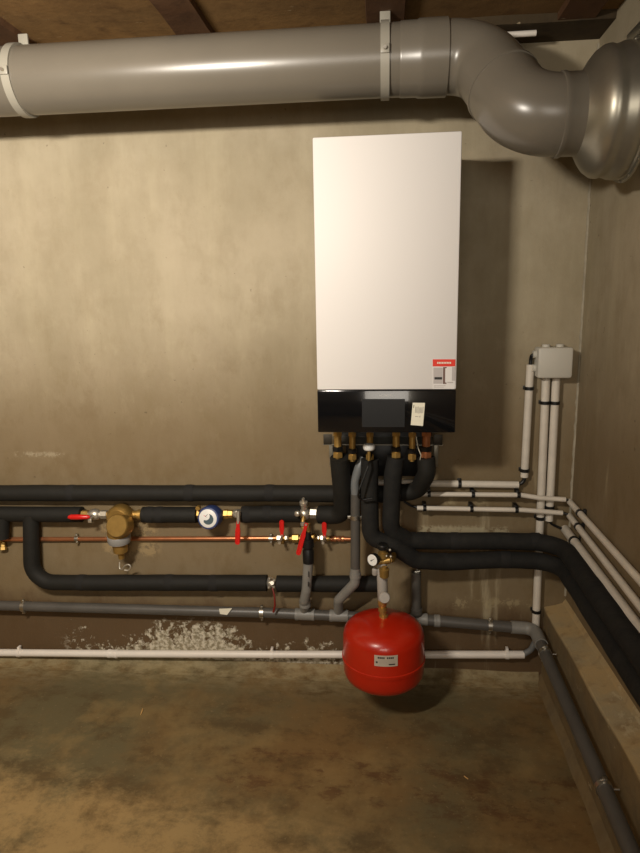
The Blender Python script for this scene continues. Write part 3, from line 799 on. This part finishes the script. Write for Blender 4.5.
def pipe_clip(c, d, r, label, m='clampmetal', group='metal clips on the grey drain pipe', side=V((0, 0, 1)), L=.008, wallv=V((0, 1, 0)), wd=.04, name='pipe_clamp'):
    t = thing(name, label, 'clamp', c, group)
    obj('band', lathe(B(), [(-L, r), (-L, r + .0025), (L, r + .0025), (L, r)], c, d, 24), m, t)
    for s in (1, -1):
        p = c + side * s * (r + .006)
        obj('lug', box(B(), p, (.009 if abs(V(d).x) > .5 else .012, .012, .012), None, .001), m, t)
        obj('screw', cyl(p - wallv * .006, p - wallv * .013, .0035, 8), m, t)
    obj('stud', cyl(c + wallv * r, c + wallv * wd, .003, 8), m, t)
    return t
pipe_clip(gat(24), XD(), rG, 'metal clip on the grey drain pipe near the left edge of the view', wd=.05)
pipe_clip(gat(262), XD(), rG, 'metal clip on the grey drain pipe below the small lower valve', wd=.05)
pipe_clip(gat(490), XD(), rG, 'metal clip on the grey drain pipe right of the red vessel', wd=.05)
def gr_at(py):                                          # on the right-hand run
    best = None
    for k in range(400):
        p = gcorner.lerp(GE, k / 400); q = p - CAM; yy = CY - F * q.dot(cu_) / q.dot(cf_)
        if yy > py: return p
    return GE
pipe_clip(gr_at(653), GE - gcorner, rG + .001, 'metal clip on the grey drain pipe just past the room corner', wallv=V((1, 0, 0)), wd=.04)
pipe_clip(gr_at(787), GE - gcorner, rG + .001, 'metal clip on the grey drain pipe in the right foreground', wallv=V((1, 0, 0)), wd=.04)
# risers into the drain
rs = thing('siphon_riser', 'light grey upright drain pipe with a black funnel under the big valve', 'pipe', P(306, 610, yG - .02))
yR = -.115
obj('pipe', tube(B(), smooth_path([P(308.5, 560, yR), P(306.5, 590, yR + .005), P(304.5, 600, yR + .02), gat(304.5) + V((0, 0, .02))], .03), .0195, 24), 'pvclight', rs)
coupler(P(305, 603, yR + .035), (0, -.1, 1), .0195, .014, par=rs)
obj('funnel', lathe(B(), [(0, .022), (.05, .023), (.055, .020), (.062, .020), (.066, .024), (.095, .022), (.1, .014), (.125, .012)], P(308.5, 562.5, yR), (0, 0, 1), 24), 'blk', rs)
obj('tube_fitting', lathe(B(), [(0, .012), (.02, .012), (.022, .016), (.035, .016), (.036, .01), (.09, .01)], P(308, 546, yR), (0, .2, 1), 16), 'brassold', rs)
for rc in ((.52, .60, .16, .30), (.48, .60, .42, .54)): multiq('print', ((303, 565), (313, 565), (313, 605), (303, 605)), [rc], yR - .0215, 'ink', rs)
yH = -.135
r2 = thing('drain_riser', 'dark grey upright drain pipe with a pale hose on top between the boiler pipes', 'pipe', P(339, 612, yG))
obj('pipe', tube(B(), [P(355.5, 494, yH), P(355.3, 574, yH)], .0185, 24), 'pvcdark', r2)
obj('elbow', tube(B(), smooth_path([P(355.3, 568, yH), P(355, 583, yH), P(338.5, 600, yH + .04), gat(338.5) + V((0, -.0, .02))], [.03, .03], 10), .0195, 24), 'pvclight', r2)
coupler(P(355.3, 575, yH), (0, 0, 1), .0185, .011, par=r2)
obj('hose', tube(B(), smooth_path([P(355.5, 497, yH), P(354.5, 482, yH), P(359, 467, yH), P(364, 458, yH + .01)], .08), .0165, 20), 'hose', r2)
pipe_clip(P(355.5, 517, yH), (0, 0, 1), .0185, 'metal clip on the dark grey upright pipe beside the left boiler drop', group='metal clips on the grey drain pipe', side=V((1, 0, 0)), wd=.13)
yS = -.075
r3 = thing('drain_riser', 'short dark grey pipe stub with a thin clear hose behind the red vessel', 'pipe', P(416, 616, yG))
obj('pipe', tube(B(), [gat(416.5) + V((0, 0, .01)), P(416, 572, yG - .01)], .019, 24), 'pvcdark', r3)
coupler(P(416.5, 611, yG - .004), (0, 0, 1), .019, .012, m='pvcdark', par=r3)
obj('hose', tube(B(), smooth_path([P(417.5, 577, yG - .01), P(417.5, 570, yG - .01), P(412, 561, yG - .03), P(408, 548, yG - .05)], .04), .003, 8), 'greyplastic', r3)
obj('hose_clip', cyl(P(415, 572, yG - .01), P(420, 571, yG - .01), .008, 12), 'clampmetal', r3)

# ------------------------------------------------------------------ white pipe at the foot
yW = -.032; rW = .0155
W = [(-330, 652.3), (0, 652.6), (113, 653.6), (272, 654.4), (524, 654.6)]
wp = thing('white_waste_pipe', 'long thin white plastic pipe lying along the foot of the back wall', 'pipe', P(113, 653.6, yW))
wpt = [P(a, b_, yW) for a, b_ in W]
obj('pipe', tube(B(), resample(wpt, .3), rW, 20), 'wpipe', wp)
c = P(113, 653.6, yW); coupler(c, XD(), rW - .001, .022, 'wpipe', wp)
obj('flex_end', tube(B(), smooth_path([wpt[-1] - V((.005, 0, 0)), P(531, 650, yW - .004), P(536, 640, yW - .01), P(536.5, 632, yW - .02)], .04), .0115, 16), 'hose', wp)
for px, py, lb in ((19, 652.7, 'white clip on the white floor pipe near the left edge of the view'), (272, 654.4, 'white clip on the white floor pipe left of the red vessel'), (507, 654.6, 'white clip on the white floor pipe near its right end')):
    c = P(px, py, yW)
    t = thing('pipe_clip', lb, 'clip', c, 'white clips on the floor pipe')
    obj('band', lathe(B(), [(-.007, rW), (-.007, rW + .0025), (.007, rW + .0025), (.007, rW)], c, XD(), 20), 'wpipe', t)
    obj('lug', box(B(), c + V((0, .006, rW + .006)), (.010, .02, .012), None, .001), 'wpipe', t)
    obj('stud', cyl(c + V((0, rW, 0)), c + V((0, .032, 0)), .003, 8), 'clampmetal', t)

# copper line clips
for px, lb in ((77, 'metal clip on the copper pipe left of the brass filter'), (271, 'metal clip on the copper pipe just left of the red levers')):
    c = P(px, 538.6, yC); pipe_clip(c, XD(), .0095, lb, group='metal clips on the copper pipe', wd=.017)

# ------------------------------------------------------------------ junction box and conduits
jb = thing('junction_box', 'square pale grey junction box on the back wall near the room corner', 'box', P(556, 363, -.03))
b0 = P(538.5, 347.5, -.075); b1 = P(572.3, 378.5, -.075)
xj0, xj1 = b0.x, b1.x; zj1, zj0 = b0.z, b1.z
obj('body', bx(xj0 + .002, xj1 - .002, -.055, -.001, zj0 + .002, zj1 - .002, .006), 'box', jb)
obj('lid', bx(xj0, xj1, -.078, -.054, zj0, zj1, .0105), 'box', jb)
for fx in (.3, .7): obj('knockout', cyl((xj0 + (xj1 - xj0) * fx, -.03, zj1 - .004), (xj0 + (xj1 - xj0) * fx, -.03, zj1 + .008), .014, 20), 'box', jb)
for fz in (.3, .75): obj('knockout', cyl((xj0 + .004, -.03, zj0 + (zj1 - zj0) * fz), (xj0 - .009, -.03, zj0 + (zj1 - zj0) * fz), .014, 20), 'box', jb)
for fx in (.09, .91):
    for fz in (.09, .91): obj('screw', cyl((xj0 + (xj1 - xj0) * fx, -.0755, zj0 + (zj1 - zj0) * fz), (xj0 + (xj1 - xj0) * fx, -.0765, zj0 + (zj1 - zj0) * fz), .0035, 10), 'greyplastic', jb)
GC = 'cream electrical conduits'
def conduit(label, pts, r, rad=.02, end_bores=(), clips=()):
    t = thing('conduit', label, 'conduit', pts[0], GC)
    obj('pipe', tube(B(), smooth_path(pts, rad, 6), r, 18), 'cond', t)
    return t
def cclip(c, d, r, label, wall=V((0, 1, 0)), wd=.03, m='blk'):
    t = thing('conduit_clip', label, 'clip', c, 'black clips on the cream conduits')
    d = V(d).normalized(); s = d.cross(wall).normalized()
    obj('band', lathe(B(), [(-.006, r * .98), (-.006, r + .003), (.006, r + .003), (.006, r * .98)], c, d, 20), m, t)
    q = Matrix((s, d, s.cross(d))).transposed()
    obj('base', box(B(), c + wall * (r + (wd - r) / 2), ((r + .004) * 2, .014, wd - r), q, .001), m, t)
yc = -.022
# upright pair and left upright
uA = [P(546, 378, yc), P(535.7, 626, yc)]
conduit('longest upright cream conduit dropping from the junction box to the floor pipes', uA, .0150)
uB = [P(556.2, 378, yc), P(549, 520.5, yc)]
conduit('shorter upright cream conduit beside the long one under the junction box', uB, .0150)
uC = [P(530.5, 364.5, yc), P(524.3, 477, yc)]
conduit('upright cream conduit left of the junction box with black cable at its top', uC, .0145)
def at(l, py):
    a, b_ = l
    best = a
    for k in range(401):
        p = a.lerp(b_, k / 400); q = p - CAM
        if CY - F * q.dot(cu_) / q.dot(cf_) > py: return p
    return b_
def atx(l, px):
    a, b_ = l
    for k in range(801):
        p = a.lerp(b_, k / 800); q = p - CAM
        if CX + F * q.dot(cx_) / q.dot(cf_) > px: return p
    return b_
for l, py, lb in ((uA, 402, 'black clip on the long upright conduit just under the junction box'), (uA, 517.5, 'black clip on the long upright conduit below the crossing conduits'), (uA, 611, 'black clip on the long upright conduit near its lower end'),
                  (uB, 402.5, 'black clip on the shorter upright conduit just under the junction box'), (uB, 507, 'black clip near the lower end of the shorter upright conduit'),
                  (uC, 388, 'black clip near the top of the upright conduit left of the junction box'), (uC, 470, 'black clip near the bottom of the upright conduit left of the junction box')):
    cclip(at(l, py), l[1] - l[0], .0152, lb, wd=.021)
# horizontal ones
hA = [P(374, 482.5, yc), P(518.5, 484.8, yc)]
conduit('uppermost horizontal cream conduit on the back wall under the boiler', hA, .0135)
hB = [P(408, 493.8, -.05), P(418, 494, -.055), P(521, 495, -.055), P(540, 498, -.058), P(565.5, 499.5, -.058)]
conduit('middle horizontal cream conduit crossing in front of the upright pair', hB, .0092, .05)
hC = [P(417, 508, -.055), P(523, 510, -.055), P(562.5, 513, -.058)]
conduit('lowest horizontal cream conduit crossing in front of the upright pair', hC, .0092, .05)
cclip(atx(hA, 459.5), XD(), .0137, 'black clip on the uppermost horizontal conduit', wd=.021)
for l, px, lb in ((hB[1:3], 429, 'black clip on the middle horizontal conduit, nearest the boiler'), (hB[1:3], 473, 'black clip midway along the middle horizontal conduit'), (hB[1:3], 518.5, 'black clip on the middle horizontal conduit near the upright conduits'),
                  (hC[0:2], 424.5, 'black clip on the lowest horizontal conduit, nearest the boiler'), (hC[0:2], 471.5, 'black clip midway along the lowest horizontal conduit'), (hC[0:2], 516.5, 'black clip on the lowest horizontal conduit near the upright conduits')):
    cclip(atx(l, px), XD(), .0095, lb, wd=.054)
# right wall
xw = XR - .022
def rw(px0, py0, px1, py1):
    a = PX(px0, py0, xw); b_ = PX(px1, py1, xw); d = (b_ - a)
    return [a, a + d * 3.4]
wA = rw(569.5, 501.5, 640, 580.5); wB = rw(569.5, 515.8, 640, 606.3); wC = rw(565, 529, 640, 629.5)
conduit('top cream conduit running along the right wall', wA, .0115)
conduit('middle cream conduit running along the right wall', wB, .0115)
conduit('thick lowest cream conduit running along the right wall', wC, .0165)
for l, px, r, lb in ((wA, 580, .0115, 'black clip on the top conduit of the right wall'), (wB, 578, .0115, 'black clip on the middle conduit of the right wall'), (wC, 574, .0165, 'black clip on the lowest conduit of the right wall')):
    cclip(atx(l, px), l[1] - l[0], r, lb, wall=V((1, 0, 0)), wd=.021)
# cables between
def cable(label, pts, r, rad=.03):
    t = tagp(obj('cable', tube(B(), smooth_path(pts, rad, 8), r, 10), 'blk'), label, 'cable', 'black cables between the conduits')
cable('black cable arching from the left upright conduit into the junction box', [uC[0] - V((0, 0, .02)), uC[0] + V((0, 0, .018)), V((xj0 - .012, -.03, zj1 - .028)), V((xj0 + .0, -.03, zj1 - .03))], .0065, .02)
cable('black cable between the left upright conduit and the uppermost horizontal one', [uC[1] + V((0, 0, .01)), uC[1] - V((0, 0, .012)), hA[1] + V((.012, 0, .006)), hA[1] - V((.01, 0, 0))], .0075, .02)
cable('thin black cable from the shorter upright conduit to the lowest right-wall conduit', [uB[1] + V((0, 0, .01)), uB[1] - V((-.004, 0, .012)), V((XR - .05, -.02, wC[0].z + .01)), wC[0] + V((0, -.01, 0))], .0045, .03)
cable('short black cable joining the middle conduits at the corner', [hB[-1] - V((.01, 0, 0)), V((xw - .01, hB[-1].y, hB[-1].z)), wA[0] + V((0, -.01, 0))], .005, .03)
cable('short black cable joining the lowest crossing conduit to the right wall', [hC[-1] - V((.01, 0, 0)), V((xw - .01, hC[-1].y, hC[-1].z)), wB[0] + V((0, -.01, 0))], .005, .03)
cable('loose black cable end left of the lowest horizontal conduit', [hC[0] + V((.01, 0, 0)), hC[0] - V((.02, -.01, -.004)), hC[0] - V((.05, -.02, -.02))], .0045, .03)

# ------------------------------------------------------------------ expansion vessel
yV = -.27; RV = VR = .154
vz1 = P(383, 616.5, yV).z; vx = P(383.5, 640, yV).x
H = .260
ves = thing('expansion_vessel', 'red round expansion vessel with a small white label hanging above the floor', 'vessel', (vx, yV, vz1 - H))
bz = vz1 - H
pr = [(0, 0), (.002, .06), (.007, .098), (.016, .124), (.032, .142), (.052, .1495), (.094, .1505), (.096, .154), (.108, .1545), (.110, .1515), (.188, .1500), (.208, .146), (.225, .134), (.238, .114), (.248, .086), (.256, .05), (H, 0)]
shell = obj('shell', lathe(B(), pr, (vx, yV, bz), (0, 0, 1), 64), 'vessel', ves, angle=50)
# curved label wrapped on the shell
def wrap(name, a0, a1, z0, z1, r, m, parent, n=10):
    bm = B(); rows = []
    for k in range(n + 1):
        a = math.radians(a0 + (a1 - a0) * k / n)
        rows.append([bm.verts.new((vx + r * math.sin(a), yV - r * math.cos(a), z)) for z in (z0, z1)])
    for a, b_ in zip(rows, rows[1:]): bm.faces.new((a[0], b_[0], b_[1], a[1]))
    return obj(name, bm, m, parent)
def vz(px, py):
    return P(px, py, yV - RV).z
lz1, lz0 = vz(386, 656), vz(386, 667)
la = wrap('label', -12, 19, lz0, lz1, .1526, 'vlabel', shell)
W_ = lz1 - lz0
for k in range(9):
    if k in (4,): continue
    a = -7.5 + k * 2.4; wrap('print', a, a + 1.8, lz1 - W_ * .30, lz1 - W_ * .14, .1530, 'ink', la, 2)
for zz in (.42, .52, .62, .72): wrap('print', -6, 15, lz1 - W_ * zz - .0006, lz1 - W_ * zz, .1530, 'inkgrey', la, 6)
wrap('print', 7, 15.5, lz1 - W_ * .86, lz1 - W_ * .76, .1530, 'ink', la, 3)
wrap('print', -10, -7.5, lz1 - W_ * .72, lz1 - W_ * .56, .1530, 'ink', la, 3)
sx = P(383, 610, yV).x
obj('connection', lathe(B(), [(0, .016), (.012, .016), (.013, .011), (.024, .011)], (vx, yV, vz1 - .006), (0, 0, 1), 20), 'brass', ves)

# safety assembly above the vessel
sa = thing('safety_valve_group', 'brass safety valve group with a grey sleeve and round knob above the red vessel', 'valve', (vx, yV, vz1 + .02))
def sp(px, py, y=yV): return P(px, py, y)
obj('brass_nipple', lathe(B(), [(0, .012), (.010, .012), (.011, .016), (.024, .016), (.025, .011), (.036, .017), (.052, .017), (.056, .012)], V((vx - .003, yV, vz1 + .012)), (-.03, .03, 1), 20), 'brass', sa)
a, b_ = sp(383, 600), sp(381.5, 563)
obj('sleeve', lathe(B(), [(0, .017), (.004, .0195), ((b_ - a).length - .004, .0185), ((b_ - a).length, .016)], a, b_ - a, 28), 'greyplastic', sa)
k0 = sp(384.5, 597, yV - .022)
obj('round_knob', lathe(B(), [(-.012, .012), (0, .019), (.006, .0205), (.014, .0205), (.017, .018), (.0175, 0)], k0, (.0, -1, .25), 32), 'greyplastic', sa)
a = sp(384.2, 577.5, yV - .026)
obj('brass_cap', lathe(B(), [(0, .012), (.004, .0165), (.034, .0185), (.036, .016), (.037, .0)], a, (0, -.06, 1), 28), 'brassold', sa)
obj('brass_cap_top', lathe(B(), [(0, .010), (.006, .010), (.008, .006), (.010, 0)], a + V((0, -.002, .036)), (0, 0, 1), 16), 'brass', sa)
# crossbar and vent with black top
obj('crosspiece', tube(B(), [sp(373, 563), sp(390, 560)], .013, 16), 'brassold', sa)
obj('vent_body', lathe(B(), [(0, .012), (.02, .012), (.022, .018), (.04, .018), (.042, .012), (.055, .012)], sp(383, 563), (-.0, 0, 1), 20), 'brassold', sa)
obj('black_cap', lathe(B(), [(0, .014), (.003, .02), (.016, .02), (.020, .016), (.021, 0)], sp(383, 549, yV), (0, -.1, 1), 24), 'blk', sa)
for q in ((390, 550), (386.5, 556), (391, 556.5)):
    c = sp(*q, yV - .012); obj('screw', lathe(B(), [(-.01, .004), (0, .005), (.003, .003), (.004, 0)], c, (.1, -1, .2), 10), 'nickel', sa)
# pressure gauge
gg = thing('pressure_gauge', 'small white-faced pressure gauge turned left above the red vessel', 'gauge', sp(372, 560))
gax = V((-.55, -.83, .1)).normalized(); gc = sp(372.5, 560, yV - .035)
obj('case', lathe(B(), [(-.020, .012), (-.018, .021), (0, .0225), (.002, .0215), (.001, .019)], gc, gax, 36), 'blk', gg)
df = obj('dial', lathe(B(), [(0, .0208), (.0015, .0208), (.0016, 0)], gc, gax, 36), 'dial', gg)
ux = V((0, 0, 1)); ux = (ux - gax * ux.dot(gax)).normalized(); uy = gax.cross(ux)
bm = B(); dd = (ux * .6 + uy * (.8 if uy.x > 0 else -.8)).normalized(); pp = gax.cross(dd)
bm.faces.new([bm.verts.new(gc + gax * .0022 + v) for v in (dd * .013, pp * .002 - dd * .008, -pp * .002 - dd * .008)])
obj('needle', bm, 'ink', df, False)
obj('gauge_stem', tube(B(), smooth_path([gc - gax * .018, sp(377, 561, yV - .01), sp(381, 561)], .01), .006, 10), 'brassold', gg)
obj('elbow_outlet', lathe(B(), [(0, .008), (.004, .011), (.022, .011), (.026, .007)], sp(375, 575, yV - .005), (0, 0, 1), 16), 'greyplastic', sa)
# feed pipe of the safety group up to the insulated pair
obj('feed_pipe', tube(B(), smooth_path([sp(390, 560), sp(393, 560, yV + .02), sp(394, 556, yV + .07), sp(394, 549, -.17)], .02), .009, 12), 'brassold', sa)

# ------------------------------------------------------------------ debris on the floor
def pz(px, py, z=.002):
    d = ray(px, py); return CAM + d * ((z - CAM.z) / d.z)
a, b_ = pz(140.5, 715), pz(143, 708)
tagp(obj('wood_splinter', tube(B(), [a, a.lerp(b_, .5) + V((.002, 0, .003)), b_], .003, 6, radii=[.001, .003, .001]), 'wood'), 'thin pale wood splinter lying on the floor left of centre', 'splinter')
a, b_ = pz(464, 776), pz(468, 779)
tagp(obj('wood_splinter', tube(B(), [a, b_], .0015, 6), 'wood'), 'tiny pale splinter lying on the floor near the dark stains', 'splinter')
c = pz(257.5, 665.5, .012)
tagp(obj('rusty_washer', lathe(B(), [(-.003, .011), (.003, .011), (.003, .005), (-.003, .005), (-.003, .011)], c, (0, -.75, .65), 16), 'brassold'), 'small rusty washer lying by the wall under the white pipe', 'washer')

# ------------------------------------------------------------------ light
def area(name, loc, target, sx_, sy_, power, col):
    l = bpy.data.lights.new(name, 'AREA'); l.shape = 'RECTANGLE'; l.size = sx_; l.size_y = sy_; l.energy = power; l.color = col
    o = bpy.data.objects.new(name, l); COL.objects.link(o); o.location = loc
    o.rotation_euler = (V(target) - V(loc)).to_track_quat('-Z', 'Y').to_euler(); return o
area('ceiling_tube_lamp', (-.86, -2.1, 2.10), (-2.15, 0, 1.85), .42, .09, 66, (1, .91, .79))
area('fill_light', (.1, -4.4, 1.85), (.1, 0, 1.1), 1.5, 1.0, 27, (1, .91, .79))  # soft fill added behind the camera to lift the shadows
w = bpy.data.worlds.new('world'); S.world = w; w.use_nodes = True
w.node_tree.nodes['Background'].inputs[0].default_value = (1, .85, .65, 1); w.node_tree.nodes['Background'].inputs[1].default_value = .02

S.view_settings.view_transform = 'Standard'; S.view_settings.look = 'None'
S.view_settings.exposure = 0; S.view_settings.gamma = 1; S.view_settings.use_curve_mapping = False
